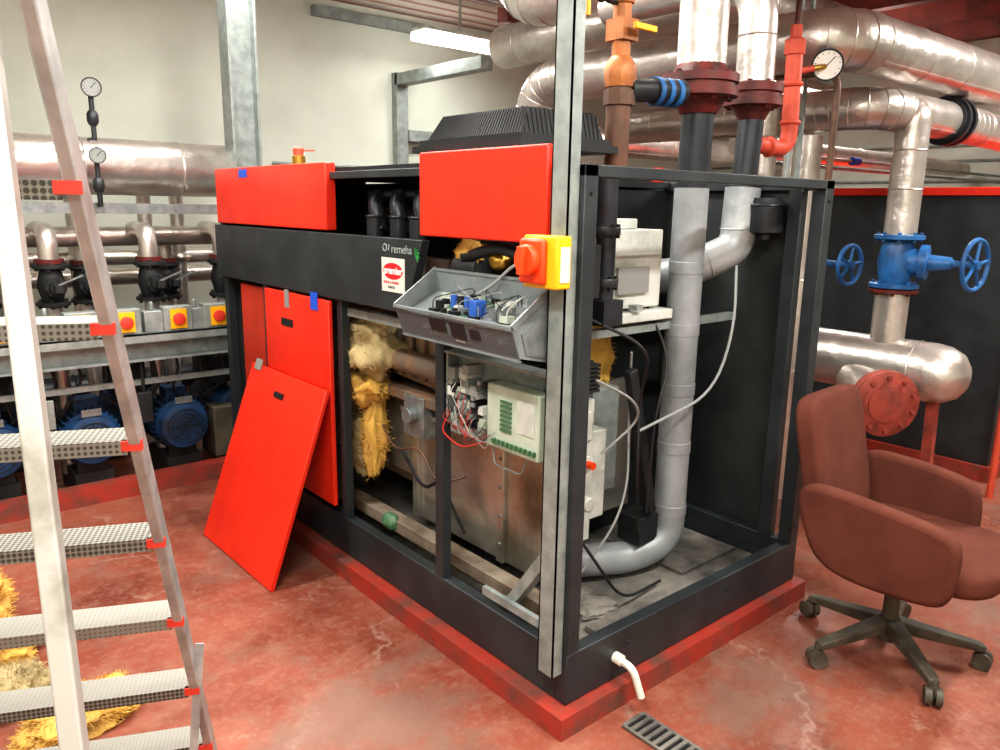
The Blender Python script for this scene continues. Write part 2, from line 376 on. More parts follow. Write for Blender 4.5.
m.cyl((.34,.9,1.2),(.34,2.6,1.2),.05).cyl((.38,.9,.42),(.38,2.6,.42),.06)
m.done('heat_exchanger','iron',B,bevel=.01)
MB().box((.27,.40,.27),(.29,1.28,.80)).box((.2,.40,.78),(.29,1.28,.80)).box((.25,1.22,.27),(.27,1.26,.8)).box((.25,.62,.27),(.27,.66,.8)).done('sheet_cover','sheet',B,bevel=.002)
MB().box((.28,1.30,.45),(.30,1.9,.86)).done('sheet_cover','sheet',B,bevel=.002)
m=MB()
for k in range(6): m.lathe((.27,.46+k*.15,.75),(-1,0,0),[(0,.009),(.006,.008)],6)
for k in range(4): m.lathe((.25,.64,.35+k*.12),(-1,0,0),[(0,.008),(.006,.007)],6)
m.done('cover_screws','galv',B)['kind']='stuff'
MB().box((.09,.2,.262),(.16,1.9,.318)).box((.16,.3,.2),(.2,1.8,.255)).done('sill_beam','wood',B,bevel=.004)
m=MB().slab([(.22,.78,.90),(.22,1.36,.93),(.22,1.36,1.14),(.22,.78,1.18)],(.14,0,0)).box((.17,.83,.84),(.28,1.34,.89)).cyl((.18,.80,1.02),(.18,1.34,1.02),.05)
for k in range(6): m.box((.195,.82+k*.09,.94),(.222,.85+k*.09,1.13))
m.done('cast_cover','iron',B,bevel=.008)
MB().box((.16,1.04,.70),(.24,1.19,.88)).cyl((.16,1.115,.8),(.12,1.115,.8),.035).done('inspection_hatch','galv',B,bevel=.003)
MB().box((.03,.73,1.2),(.06,1.43,1.235)).done('cross_bar','galvL',B)
MB().box((.12,.5,.9),(.2,.7,1.15)).box((.15,.2,.84),(.25,.66,.9)).cyl((.16,.3,1.22),(.16,.66,1.22),.03).done('pipework','iron',B,bevel=.008)
MB().tube([(.2,.80,.35),(.18,.95,.55),(.2,1.1,.45),(.18,1.25,.62)],.008,.08,n=6).done('hose','blackR',B)
MB().tube([(.15,1.35,.7),(.12,1.2,.62),(.15,1.05,.68),(.13,.9,.55),(.2,.8,.6)],.006,.08,n=6).done('hose','brown',B)
for k,(c,r,mm) in enumerate([((.15,1.43,1.06),(.11,.18,.14),'woolG'),((.15,1.46,.86),(.09,.12,.07),'wool'),((.16,1.43,.63),(.06,.05,.17),'wool'),((.2,1.60,.95),(.09,.12,.2),'woolG'),((.17,1.56,.55),(.07,.1,.14),'woolG'),((.12,1.38,1.16),(.05,.10,.05),'woolG')]):
    MB().blob(c,r,.5,1.5,4,k,900,.03).done('insulation',mm,B,soft=True)
MB().blob((.09,1.2,.3),(.03,.05,.04),.3,2,3,5).done('rag','green',B,soft=True)
# control tray
ct=part_empty('control_tray',(-.1,.4,1.25),B)
def sec(y): return [V((.0,y,1.455)),V((-.175,y,1.335)),V((-.14,y,1.235)),V((-.0,y,1.205))]
ya,yb=.10,.72
A=sec(ya);Bq=sec(yb)
m=MB()
m.slab([A[2],Bq[2],Bq[3],A[3]],(0,0,.006)).slab([A[0],Bq[0],Bq[3],A[3]],(-.006,0,0)).slab(A,(0,.006,0)).slab(Bq,(0,-.006,0))
m.beam(A[0],Bq[0],.02,.008).beam(A[1],Bq[1],.02,.008).beam(A[0],A[1],.008,.02).beam(Bq[0],Bq[1],.008,.02).beam(A[2],Bq[2],.01,.01)
m.done('tray_body','trayI',ct)
MB().slab([A[1],Bq[1],Bq[2],A[2]],(-.004,0,0)).done('front_panel','trayF',ct,label='smoky translucent front panel')
def tp(u,v,h):
    y=yb+(ya-yb)*u;b0=V((-.01,0,1.375))*(1-v)+V((-.16,0,1.30))*v;return V((b0.x,y,b0.z+h))
MB().slab([tp(.03,.0,.0),tp(.97,.0,.0),tp(.97,.85,.0),tp(.03,.85,.0)],(0,0,.004)).done('mounting_plate','trayI',ct)
MB().slab([tp(.25,.1,.006),tp(.62,.1,.006),tp(.62,.8,.006),tp(.25,.8,.006)],(0,0,.003)).done('circuit_board','pcb',ct)
m=MB();rr=random.Random(8)
for k in range(46):
    p=tp(.2+rr.random()*.65,.12+rr.random()*.66,.004);a=rr.uniform(.005,.015);m.m(k%6);m.box(p-V((a,a*1.3,0)),p+V((a,a*1.3,rr.uniform(.008,.03))))
m.done('electronic_components',['wK','white','trayI','galv','lav','wK'],ct)['kind']='stuff'
for k in range(4):
    p=tp(.34+k*.06,.45,.0);MB().cyl(p,p+V((0,0,.045)),.012,n=14).done('capacitor',['wB','wK'][k%2],ct)
MB().box(tuple(tp(.62,.75,.0)),tuple(tp(.56,.45,.045))).done('transformer','wB',ct,bevel=.003)
m=MB()
for k in range(14):
    y=.16+rr.random()*.5;z=1.24+rr.random()*.03;a=rr.uniform(.008,.02);m.m(k%4).box((-.12,y-a,z),(-.09,y+a,z+a*1.5))
m.done('lower_components',['white','wB','galv','lav'],ct)['kind']='stuff'
m=MB()
for k in range(8):
    a=tp(.2+rr.random()*.7,.15,.01);b=tp(.2+rr.random()*.7,.7,.01);m.m(k%4).tube([a,a+V((0,0,.04)),b+V((0,0,.04)),b],.0018,.03,n=5)
m.done('wiring',['wK','white','wG','wK'],ct)['kind']='stuff'
def fp(u,v): return (Bq[1]*(1-u)+A[1]*u)*(1-v)+(Bq[2]*(1-u)+A[2]*u)*v+V((-.005,0,0))
for q in ([(.32,.2),(.46,.6)],[(.50,.2),(.62,.7)],[(.66,.3),(.74,.6)]):
    (u0,v0),(u1,v1)=q;MB().slab([fp(u0,v0),fp(u1,v0),fp(u1,v1),fp(u0,v1)],(-.002,0,0)).done('display','pipeK',ct)
MB().slab([fp(.52,.76),fp(.6,.76),fp(.6,.82),fp(.52,.82)],(-.002,0,0)).done('control_label','wG',ct)
MB().slab([V((-.03,ya-.001,1.38)),V((-.14,ya-.001,1.315)),V((-.12,ya-.001,1.25)),V((-.03,ya-.001,1.23))],(0,-.003,0)).done('side_plate','galv',ct)
# electrical chassis
eb=part_empty('electrical_box',(0,.4,.95),B)
MB().box((.05,.11,.9),(.06,.66,1.17)).box((.0,.11,.9),(.06,.12,1.17)).box((-.01,.11,1.16),(.06,.66,1.17)).box((0.02,.28,.86),(.06,.66,.9)).box((.0,.65,.9),(.06,.66,1.17)).done('chassis','galvL',eb,bevel=.002)
MB().box((-.02,.14,.88),(.045,.40,1.10)).done('control_module','lav',eb,bevel=.006)
m=MB()
for k in range(10): m.box((-.032,.15+k*.022,.90),(-.02,.163+k*.022,.915))
for k in range(7): m.box((-.026,.27,.95+k*.016),(-.02,.325,.958+k*.016))
m.done('terminal_strip','green',eb)
MB().box((-.023,.16,.96),(-.02,.24,1.07)).done('module_label','white',eb)
m=MB()
for k in range(44):
    y=.42+rr.random()*.21;z=.92+rr.random()*.2;a=rr.uniform(.006,.02);m.m(k%6).box((-.0-rr.random()*.02,y-a,z-a),(.048,y+a,z+a*rr.uniform(.6,1.3)))
m.done('connectors',['white','galvL','wK','lav','wG','galvL'],eb)['kind']='stuff'
m=MB()
for k in range(20):
    y=.40+rr.random()*.22;a=V((-.02,y,.94+rr.random()*.14));b=V((-.02,.32+rr.random()*.3,.88+rr.random()*.06))
    m.m([0,1,3,2,1,4,1][k%7]).tube([a,a+V((-.02,rr.uniform(-.02,.02),-.03)),b+V((-.02,.04*rr.random(),-.01-.04*rr.random())),b],.0013,.04,n=5)
m.done('wiring',['wR','wK','wG','wR','white'],eb)['kind']='stuff'
MB().tube([(-.01,.62,.95),(-.04,.64,.88),(-.04,.52,.84),(-.03,.40,.89)],.003,.05,n=6).done('red_cable','wR',eb)
MB().tube([(0.01,.40,.88),(-.0,.38,.81),(-.0,.24,.81),(0.01,.22,.88)],.0035,.02,n=8).done('bracket','galv',eb)
MB().box((.12,.2,1.38),(.3,.7,1.56)).cyl((.08,.55,1.46),(.08,.68,1.46),.05).done('fan_box','blackR',B,bevel=.005)
MB().tube([(.05,.22,1.5),(.03,.4,1.55),(.05,.62,1.5)],.02,.06).done('hose','blackR',B)
MB().tube([(.03,.2,1.53),(.0,.3,1.5),(-.03,.36,1.43),(-.05,.5,1.36)],.005,.05,n=6).done('cable','wG',B)
MB().blob((.06,.6,1.52),(.03,.07,.04),.4,1.5,3,3,200,.015).done('insulation','wool',B,soft=True)
MB().blob((.06,.44,1.5),(.03,.04,.03),.3,2,3,3).done('fitting','brass',B,soft=True)
MB().beam((.08,.12,.60),(.06,.33,.30),.06,.04).done('cable_channel','galvL',B,bevel=.002)
MB().box((0.01,.12,.29),(.03,.45,.32)).done('lower_bracket','galvL',B)
# ---- end bay
MB().box((.32,.80,.15),(LX-.02,.82,1.76)).done('partition','blackR',B)
MB().box((.52,.38,1.30),(.85,.6,1.60)).box((.49,.34,1.25),(.89,.62,1.29)).box((.54,.37,1.50),(.83,.38,1.515)).box((.60,.42,1.60),(.74,.5,1.64)).done('burner_control','white',B,bevel=.006)
MB().box((.58,.365,1.36),(.76,.38,1.46)).box((.64,.32,1.30),(.68,.36,1.32)).done('burner_label','wG',B)
MB().box((.1,.36,1.205),(LX-.06,.40,1.235)).done('cross_bar','galvL',B)
MB().cyl((.43,.30,1.34),(.43,.30,1.79),.035).flange((.43,.30,1.60),(0,0,1),.05,.03,6,.007).flange((.43,.30,1.42),(0,0,1),.05,.03,6,.007).box((.38,.25,1.27),(.48,.35,1.36)).done('gas_valve','pipeK',B)
MB().lathe((1.345,.24,1.56),(0,0,1),[(0,.03),(.02,.03),(.03,.072),(.14,.072),(.15,.062),(.17,.06)],28).torus((1.345,.24,1.70),(0,0,1),.072,.004).done('fan_motor','pipeK',B)
MB().beam((.60,.30,1.08),(.82,.34,.44),.045,.035,up=(0,1,0)).box((.76,.34,.3),(.88,.46,.42)).done('air_duct','blackR',B,bevel=.004)
m=MB()
for k in range(7): m.box((.38,.36,1.0+k*.016),(.50,.45,1.01+k*.016))
m.box((.40,.38,.99),(.48,.43,1.12)).done('ribbed_motor','dark',B)
MB().box((.34,.40,.38),(.52,.5,.96)).box((.52,.42,.45),(.62,.5,.82)).cyl((.45,.36,.72),(.45,.41,.72),.035).cyl((.45,.34,.56),(.45,.41,.56),.03).box((.36,.385,.8),(.5,.40,.92)).done('burner_housing','white',B,bevel=.006)
MB().box((.64,.52,.5),(.80,.6,.95)).done('junction_box','galvL',B,bevel=.005)
MB().cyl((.45,.33,.72),(.45,.36,.72),.015).done('ignition_cap','orange',B)
MB().slab([(.62,.7,.95),(.78,.72,.95),(.80,.74,1.3),(.66,.74,1.3)],(0,.03,0)).done('lining_board','woolG',B)
MB().blob((.76,.62,1.08),(.08,.05,.16),.4,1.5,4,9,500,.02).done('insulation','wool',B,soft=True)
MB().box((.6,.61,.35),(1.0,.63,.95)).done('sheet_cover','sheet',B)
MB().tube([(.35,.3,.3),(.5,.25,.5),(.62,.3,.62),(.66,.35,.95),(.6,.3,1.15)],.005,.1,n=8).done('cable','wG',B)
MB().tube([(1.25,.3,1.45),(1.15,.22,1.2),(1.0,.2,.95),(.6,.25,.85)],.006,.2,n=8).done('cable','wG',B)
MB().tube([(.3,.2,1.1),(.45,.15,1.02),(.55,.2,.92),(.4,.25,.8)],.005,.1,n=8).done('cable','wG',B)
MB().tube([(.35,.3,1.3),(.5,.12,1.2),(.6,.25,1.0),(.55,.2,.7),(.7,.3,.4)],.006,.12,n=8).done('cable','wK',B)
MB().tube([(.8,.4,1.3),(.84,.3,1.1),(.7,.25,.9),(.68,.25,.5)],.005,.12,n=8).done('cable','wK',B)
MB().tube([(.25,.3,.6),(.35,.2,.4),(.5,.2,.2),(.8,.25,.17)],.006,.12,n=8).done('cable','wK',B)
MB().blob((.45,.3,.152),(.1,.08,.015),.3,3,4,8).done('debris','sheetD',B,soft=True)
MB().box((.3,.1,.15),(.75,.2,.17)).done('tray_plate','sheetD',B)
MB().box((.95,.25,.15),(1.35,.7,.16)).done('tray_plate','sheetD',B)
# ridged hood
H=MB()
H.slab([(.02,.30,1.862),(.47,.30,1.862),(.47,.90,1.862),(.02,.90,1.862)],(0,0,.025))
H.slab([(.04,.32,1.887),(.45,.32,1.887),(.45,.88,1.887),(.04,.88,1.887)],(0,0,.02))
P0=[(.06,.34,1.905),(.44,.34,1.905),(.44,.86,1.905),(.06,.86,1.905)];P1_=[(.11,.37,1.99),(.42,.37,1.99),(.42,.83,1.99),(.11,.83,1.99)]
a=[H._v(p) for p in P0];b=[H._v(p) for p in P1_];H._f(b)
for k in range(4):H._f([a[k],a[(k+1)%4],b[(k+1)%4],b[k]])
for k in range(36):
    y0=.347+k*.0145;y1=.375+k*.0128;H.beam((.060,y0,1.905),(.110,y1,1.993),.005,.006).beam((.110,y1,1.99),(.42,y1,1.993),.005,.006)
for k in range(18):
    x=.075+k*.02;H.beam((x,.339,1.905),(x+.008,.369,1.99),.005,.006,up=(0,-1,0))
H.done('ridged_hood','blackR',None,'low black ridged metal hood resting on the boiler top','hood')
# leaning panel
lp=thing('loose_panel','red steel cover panel leaning against the boiler, standing on the floor','panel',(-.38,1.86,0))
bl,br,tr,tl=V((-.39,2.24,.004)),V((-.375,1.455,.004)),V((-.065,1.465,.868)),V((-.065,2.27,.868))
n=(tl-bl).cross(br-bl).normalized();n=n if n.x<0 else -n
MB().slab([bl,br,tr,tl],n*-.022).done('panel_sheet','red',lp,bevel=.004)
def lq(u,v): return (bl*(1-u)+br*u)*(1-v)+(tl*(1-u)+tr*u)*v+n*.002
MB().slab([lq(.42,.87),lq(.54,.87),lq(.54,.90),lq(.42,.90)],n*.004).done('handle','blackR',lp)
MB().slab([lq(.06,.97),lq(.15,.97),lq(.15,1.03),lq(.06,1.03)],n*.003).done('tape_strip','wG',lp)
# strut
yo=-.028;xo=.03
def bx(m,a,b): return m.box((a[0]+xo,a[1]+yo,a[2]),(b[0]+xo,b[1]+yo,b[2]))
m=MB();bx(m,(-.075,.048,.19),(-.070,.118,ZC));bx(m,(-.075,.048,.19),(-.035,.053,ZC));bx(m,(-.075,.113,.19),(-.035,.118,ZC));bx(m,(-.035,.048,.19),(-.032,.068,ZC));bx(m,(-.035,.098,.19),(-.032,.118,ZC))
m.done('strut_channel','galvL',None,'tall galvanised steel strut post fixed at the boiler corner','post')
iso=thing('isolator_switch','yellow and orange rotary isolator switch fixed on the steel strut','switch',(-.07,.05,1.44))
xi=.028;yi=-.02
MB().box((-.135+xi,.015+yi,1.45),(-.0755+xi,.155+yi,1.60)).done('body','yellow',iso,bevel=.006)
MB().box((-.155+xi,.05+yi,1.462),(-.135+xi,.155+yi,1.592)).done('cover','orange',iso,bevel=.01)
MB().lathe((-.155+xi,.105+yi,1.53),(-1,0,0),[(0,.045),(.02,.045),(.024,.04)],28).box((-.195+xi,.092+yi,1.49),(-.178+xi,.118+yi,1.57)).done('knob','orange',iso,bevel=.002)
MB().box((-.12+xi,.0125+yi,1.47),(-.085+xi,.015+yi,1.57)).done('rating_label','stick',iso)
# ------------------------------------------------------------------ pipes above end bay
p=thing('flow_pipe','insulated vertical pipe with dark red flange above a grey tall pipe','pipe',(.97,.35,.15))
MB().cyl((.98,.35,2.2),(.96,.35,ZC),.092).torus((.975,.35,2.45),(0,0,1),.092,.004).torus((.97,.35,2.8),(0,0,1),.092,.004).done('cladding','clad',p)
MB().lathe((.98,.35,2.04),(0,0,1),[(0,.07),(.05,.1),(.06,.145),(.09,.145),(.092,.135),(.108,.135),(.11,.145),(.14,.145),(.145,.11),(.19,.085)],32).flange((.98,.35,2.115),(0,0,1),.140,.03,10,.011).flange((.98,.35,2.165),(0,0,1),.140,.03,10,.011).done('flange','rustR',p)
MB().cyl((.975,.35,1.74),(.98,.35,2.06),.063).done('dark_pipe','pipeK',p)
m=MB().tube([(.972,.35,1.76),(.965,.35,.28),(.80,.40,.22),(.45,.55,.24)],.068,.16,n=24,seg=10)
for z in (1.2,.95,.7,1.45,.42): m.lathe((.967+.004*(z-.5),.35,z-.025),(0,0,1),[(0,.0685),(.002,.0705),(.048,.0705),(.05,.0685)],24,False,False)
m.done('grey_pipe','grey',p)
p=thing('return_pipe','insulated vertical pipe with dark red flange and grey bend','pipe',(1.3,.4,1.3))
MB().tube([(1.38,.37,2.2),(1.37,.37,2.62),(1.37,1.2,2.62)],.078,.2,n=20,seg=8).torus((1.375,.37,2.38),(0,0,1),.078,.004).done('cladding','clad',p)
MB().lathe((1.38,.37,2.05),(0,0,1),[(0,.055),(.05,.08),(.055,.12),(.085,.12),(.088,.11),(.105,.11),(.108,.12),(.14,.12),(.15,.08)],28).flange((1.38,.37,2.12),(0,0,1),.118,.028,8,.01).flange((1.38,.37,2.175),(0,0,1),.118,.028,8,.01).done('flange','rustR',p)
MB().cyl((1.36,.37,1.74),(1.38,.37,2.06),.053).done('dark_pipe','pipeK',p)
MB().tube([(1.315,.34,1.77),(1.30,.34,1.52),(1.10,.50,1.40),(1.06,.60,1.39)],.074,.06,n=22,seg=5).torus((1.305,.34,1.60),(0,0,1),.074,.004).torus((1.20,.42,1.46),(-.75,.6,-.45),.075,.004).done('grey_pipe','sleeve',p)
MB().lathe((1.08,.58,1.39),(-.2,1,-.05),[(0,.085),(.04,.12),(.10,.14),(.20,.14)],24).flange((1.07,.62,1.388),(-.2,1,-.05),.12,.03,8,.01).done('pump_housing','pipeK',p)
p=thing('gas_pipe','copper-coloured gas pipe with valve and yellow lever','pipe',(.52,.35,1.8))
MB().cyl((.52,.35,2.12),(.50,.35,ZC),.032).lathe((.52,.35,2.09),(0,0,1),[(0,.05),(.03,.056),(.07,.056),(.1,.035)],8).lathe((.515,.35,2.36),(0,0,1),[(0,.042),(.04,.05),(.08,.042)],8).lathe((.512,.35,2.5),(0,0,1),[(0,.045),(.03,.05),(.06,.045)],8).box((.48,.31,2.24),(.56,.39,2.31)).done('copper_pipe','copper',p)
MB().cyl((.515,.35,1.79),(.52,.35,2.1),.043).lathe((.52,.35,2.03),(0,0,1),[(0,.055),(.05,.055)],8).done('lower_pipe','brown',p)
MB().box((.50,.27,2.27),(.61,.285,2.29)).done('lever','yellow',p,bevel=.002)
MB().cyl((.55,.34,2.085),(.66,.32,2.09),.04).cyl((.66,.32,2.09),(.80,.30,2.095),.046).done('side_branch','pipeK',p)
for k in range(3):
    a=V((.665+k*.045,.32-k*.007,2.09));MB().cyl(a,a+V((.02,-.003,.0)),.05).done('tape_band','blue',p)
MB().lathe((.45,.35,2.36),(-1,0,.3),[(0,.012),(.03,.012),(.031,.025),(.05,.025)],12).cyl((.45,.35,2.36),(.5,.35,2.36),.01).done('pressure_sensor','blackR',p)
MB().tube([(.36,.36,2.3),(.36,.36,2.42),(.46,.35,2.46),(.5,.35,2.46)],.009,.04,n=8).done('impulse_tube','brass',p)
p=thing('red_pipe','coral red painted steel pipe with elbow beside the boiler','pipe',(1.65,.35,1.95))
MB().tube([(1.49,.40,1.96),(1.66,.35,1.94),(1.64,.35,2.36)],.036,.09,n=18,seg=8).torus((1.655,.35,2.06),(0,0,1),.036,.01).torus((1.645,.35,2.22),(0,0,1),.036,.012).torus((1.55,.38,1.953),(1,-.3,0),.036,.01).lathe((1.64,.35,2.34),(0,0,1),[(0,.045),(.06,.045),(.07,.025),(.12,.025)],8).done('pipe_run','coral',p)
MB().cyl((1.643,.35,2.46),(1.64,.35,ZC),.013,n=10).done('thin_tube','rustR',p)
MB().tube([(1.645,.34,2.27),(1.73,.31,2.29)],.014,n=10).done('gauge_branch','coral',p)
g=thing('pressure_gauge','round white dial pressure gauge on the red pipe','gauge',(1.80,.28,2.31))
def gauge(g,c,r,vd,fc='face'):
    c=V(c);MB().lathe(c-vd*.035,vd,[(0,r*.95),(.03,r),(.038,r),(.038,r*.9),(.034,r*.88)],28,c1=False).done('case','blackR',g)
    MB().lathe(c-vd*.002,vd,[(0,r*.9),(.001,r*.9)],28).done('dial',fc,g)
    u=vd.cross(V((0,0,1))).normalized();w=u.cross(vd)
    m=MB()
    for k in range(11):
        a=math.radians(-45+27*k);e=u*math.cos(a)+w*math.sin(a);m.beam(c+e*r*.68,c+e*r*.82,.002,.002,up=vd)
    m.beam(c-w*r*.1+u*r*.1,c+w*r*.5-u*r*.45,.004,.003,up=vd);m.done('needle','wK',g)
gauge(g,(1.80,.28,2.31),.068,(V((-1.5,-1.7,1.8))-V((1.80,.28,2.31))).normalized())
MB().tube([(1.73,.31,2.29),(1.83,.29,2.31)],.014,n=10).done('stem','brass',g)
MB().tube([(1.95,.3,.0),(1.95,.3,2.3),(1.95,.75,2.32)],.016,.08,n=12).done('copper_pipe','brown',None,'thin brown copper pipe running up beside the boiler','pipe')
for x in (2.1,2.2): MB().tube([(x,.6,.0),(x,.6,ZC)],.012,n=8).done('conduit','galvL',None,'thin galvanised conduit rising to the ceiling','conduit',group='thin conduits')
# ------------------------------------------------------------------ overhead clad pipes
def cladpipe(pts,r,bend,label,extra=None):
    m=MB().tube(pts,r,bend,n=28,seg=7)
    P=[V(q) for q in pts]
    for a,b in zip(P,P[1:]):
        L=(b-a).length;k=max(1,int(L/.45))
        for i in range(k):
            t=(i+.5)/k;m.torus(a+(b-a)*t,b-a,r-.001,.004,28,6)
        if L>.5:
            d=(b-a).normalized();s=d.orthogonal().normalized();m.beam(a+d*bend-s*(r+.001),b-d*bend-s*(r+.001),.012,.004,up=s)
    for a,b,c in zip(P,P[1:],P[2:]):
        u=(a-b);w_=(c-b);k=min(bend,u.length*.49,w_.length*.49);A_=b+u.normalized()*k;Cc=b+w_.normalized()*k
        for i in range(0,6):
            t=i/5;q=A_*(1-t)**2+b*(2*t*(1-t))+Cc*t*t;d=(b-A_)*(1-t)+(Cc-b)*t
            m.torus(q,d,r,.003,28,6)
    if extra:extra(m)
    return m.done('insulated_pipe','clad',None,label,'pipe')
cladpipe([(1.92,2.30,1.84),(1.92,2.30,2.45),(1.92,.3,2.45),(6.8,.3,2.50)],.135,.25,'large silver clad overhead pipe running over the boiler')
cladpipe([(1.45,1.95,3.34),(1.45,1.95,2.80),(1.45,-1.6,2.80)],.165,.3,'large silver clad pipe bending up to the ceiling')
cladpipe([(2.4,3.2,2.85),(2.4,1.2,2.85),(6.8,1.2,2.85)],.15,.3,'silver clad pipe under the ceiling')
cladpipe([(2.46,2.0,2.20),(2.46,.35,2.20),(3.6,.35,2.20),(6.8,.35,2.15)],.105,.2,'silver clad branch pipe with elbow')
cladpipe([(3.0,1.5,2.1),(6.9,1.5,2.1)],.07,.1,'narrow silver clad pipe behind the branch pipe')
cladpipe([(2.9,2.1,2.6),(6.9,2.1,2.6)],.11,.1,'silver clad pipe along the upper wall')
cladpipe([(2.9,2.75,2.85),(6.9,2.75,2.85)],.12,.1,'silver clad pipe high along the ceiling')
cladpipe([(2.5,.72,.0),(2.5,.72,2.08)],.075,.1,'short silver clad vertical pipe beside the boiler frame')
cladpipe([(2.3,.85,.0),(2.3,.85,2.3)],.055,.1,'slim silver clad vertical pipe beside the boiler frame')
cladpipe([(3.3,3.3,2.25),(6.8,3.3,2.25)],.12,.1,'silver clad pipe along the far wall')
MB().cyl((3.30,.35,2.20),(3.45,.35,2.20),.12).cyl((3.32,.35,2.20),(3.35,.35,2.20),.138).cyl((3.40,.35,2.20),(3.43,.35,2.20),.138).done('pipe_coupling','pipeK',None,'black ribbed coupling clamp around a silver pipe','coupling')
hd=thing('header_pipe','large silver clad header pipe on a red leg with blanked flange','pipe',(2.75,1,.0))
m=MB().lathe((2.75,2.3,.845),(0,-1,0),[(0,.16),(2.28,.16),(2.35,.15),(2.41,.12),(2.445,.07),(2.455,.0)],32)
for y in (.1,.7,1.3):m.torus((2.75,y,.845),(0,1,0),.16,.004)
m.done('cladding','clad',hd)
MB().beam((2.75,.0,.72),(2.75,-.02,0),.05,.05).done('leg','flR',hd)
MB().beam((2.75,1.9,.72),(2.75,1.9,0),.05,.05).done('leg','flR',hd)
nn=V((-.62,-.785,0)).normalized();fc=V((2.45,.12,.70))
MB().cyl(fc-nn*.34+V((0,0,.06)),fc-nn*.02,.11).done('stub','clad',hd)
MB().flange(fc,nn,.175,.03,10,.013).flange(fc-nn*.035,nn,.175,.035,10,.013).lathe(fc+nn*.01,nn,[(0,.10),(.012,.10),(.014,.09)],28).done('blank_flange','flR',hd)
rz=thing('valve_riser','silver clad vertical pipe with blue gate valve','pipe',(2.75,.25,1))
yz=.28
MB().cyl((2.75,yz,.9),(2.75,yz,1.26),.088).done('cladding','clad',rz)
MB().tube([(2.75,yz,1.56),(2.75,yz,2.18),(2.78,.35,2.21)],.083,.1,n=20).torus((2.75,yz,1.8),(0,0,1),.083,.004).torus((2.75,yz,2.0),(0,0,1),.083,.004).done('cladding','clad',rz)
gv=MB().flange((2.75,yz,1.29),(0,0,1),.125,.025,8,.01).flange((2.75,yz,1.55),(0,0,1),.125,.025,8,.01).lathe((2.75,yz,1.29),(0,0,1),[(0,.07),(.06,.085),(.13,.095),(.2,.085),(.26,.07)],24)
sd=V((.22,-1,0)).normalized();gc=V((2.75,yz,1.42))
gv.lathe(gc,sd,[(0,.07),(.11,.07),(.115,.095),(.15,.095),(.155,.045),(.26,.035),(.27,.02),(.38,.014)],20);gv=gv.done('gate_valve','blue',rz)
MB().flange((2.75,yz,1.262),(0,0,1),.125,.022,8,.01).done('pipe_flange','rustR',rz)
def wheel(c,ax,R,par):
    m=MB().torus(c,ax,R,.012,28,8);c=V(c);d=V(ax).normalized();x=d.orthogonal().normalized();y=d.cross(x)
    for k in range(5):
        a=2*math.pi*k/5;m.cyl(c,c+(x*math.cos(a)+y*math.sin(a))*R,.009,n=8)
    m.cyl(c-d*.02,c+d*.02,.024).done('handwheel','blue',par)
wheel(gc+sd*.37,(-.12,-1,0),.13,rz)
vz=thing('gate_valve','blue gate valve with handwheel behind the boiler frame','valve',(2.7,.9,.85))
vy=.52;vh=1.385
MB().lathe((2.72,vy,vh),(0,1,0),[(0,.015),(.14,.02),(.15,.04),(.2,.09),(.23,.09),(.24,.07),(.34,.07)],20).cyl((2.72,vy+.38,1.25),(2.72,vy+.38,1.6),.09).done('valve_body','blue',vz)
wheel((2.72,vy,vh),(-.12,-1,0),.11,vz)
MB().cyl((2.72,vy+.38,.85),(2.72,vy+.38,1.25),.08).done('riser','clad',vz)
MB().cyl((2.72,vy+.38,1.6),(2.72,vy+.38,2.3),.08).done('riser','clad',vz)
# second boiler
b2=thing('boiler','black cased boiler with red top edge standing behind silver pipes','boiler',(4.5,1.2,0))
MB().box((3.8,-.0,.1),(5.2,2.7,1.79)).done('casing','black',b2,bevel=.006)
MB().box((3.78,-.02,1.79),(5.22,2.72,1.84)).done('top_trim','red',b2,bevel=.004)
MB().box((3.77,-.03,0),(5.23,2.73,.1)).done('plinth','redD',b2)
for y in (.66,1.34,2.0): MB().box((3.79,y,.15),(3.80,y+.012,1.75)).done('panel_seam','blackR',b2)
MB().tube([(3.5,-.12,0),(3.5,-.12,1.15)],.02).tube([(3.5,-.12,.95),(3.5,-.6,.95)],.02).done('red_rail','coral',None,'red painted steel guard rail post on the floor','rail')
for z in (2.35,2.2,2.0,2.75):
    MB().cyl((X1-.014,-2,z),(X1-.014,4.6,z),.014,n=8).done('conduit','galvL',None,'thin galvanised conduit running along the white wall','conduit',group='wall conduits')
for z in (1.98,2.04):
    MB().cyl((3.0,1.25,z),(7.19,1.25,z),.012,n=8).done('conduit','galvL',None,'thin galvanised conduit running above the second boiler','conduit',group='wall conduits')
for x,z in ((3.3,1.98),(4.1,2.04),(5.0,1.98)):
    MB().cyl((x,1.25,z),(x+.1,1.25,z),.03,n=10).done('conduit_coupling','tape',None,'blue coupling on a thin conduit','coupling',group='blue conduit couplings')
MB().box((2.38,4.66,0),(2.5,4.745,2.84)).beam((2.44,4.70,2.78),(2.44,3.45,2.78),.12,.1).beam((2.50,4.69,2.30),(3.4,4.69,2.30),.1,.1,).done('cable_trunking','galvL',None,'grey painted cable trunking on the white wall','trunking',bevel=.003)
MB().box((1.6,4.68,3.2),(4.6,4.745,3.28)).done('cable_tray','galvL',None,'long grey cable tray along the wall top','cable tray')
MB().cyl((1.2,4.735,2.0),(2.37,4.735,2.0),.012,n=8).done('conduit','galvL',None,'thin conduit along the white wall','conduit',group='wall conduits')
m=MB()
for k in range(5): m.cyl((1.5,3.0+k*.09,3.2),(4.4,3.0+k*.09,3.2),.022,n=10)
m.done('pipe_bundle','alu',None,'bundle of parallel thin pipes hung under the ceiling','pipes',kind='stuff')
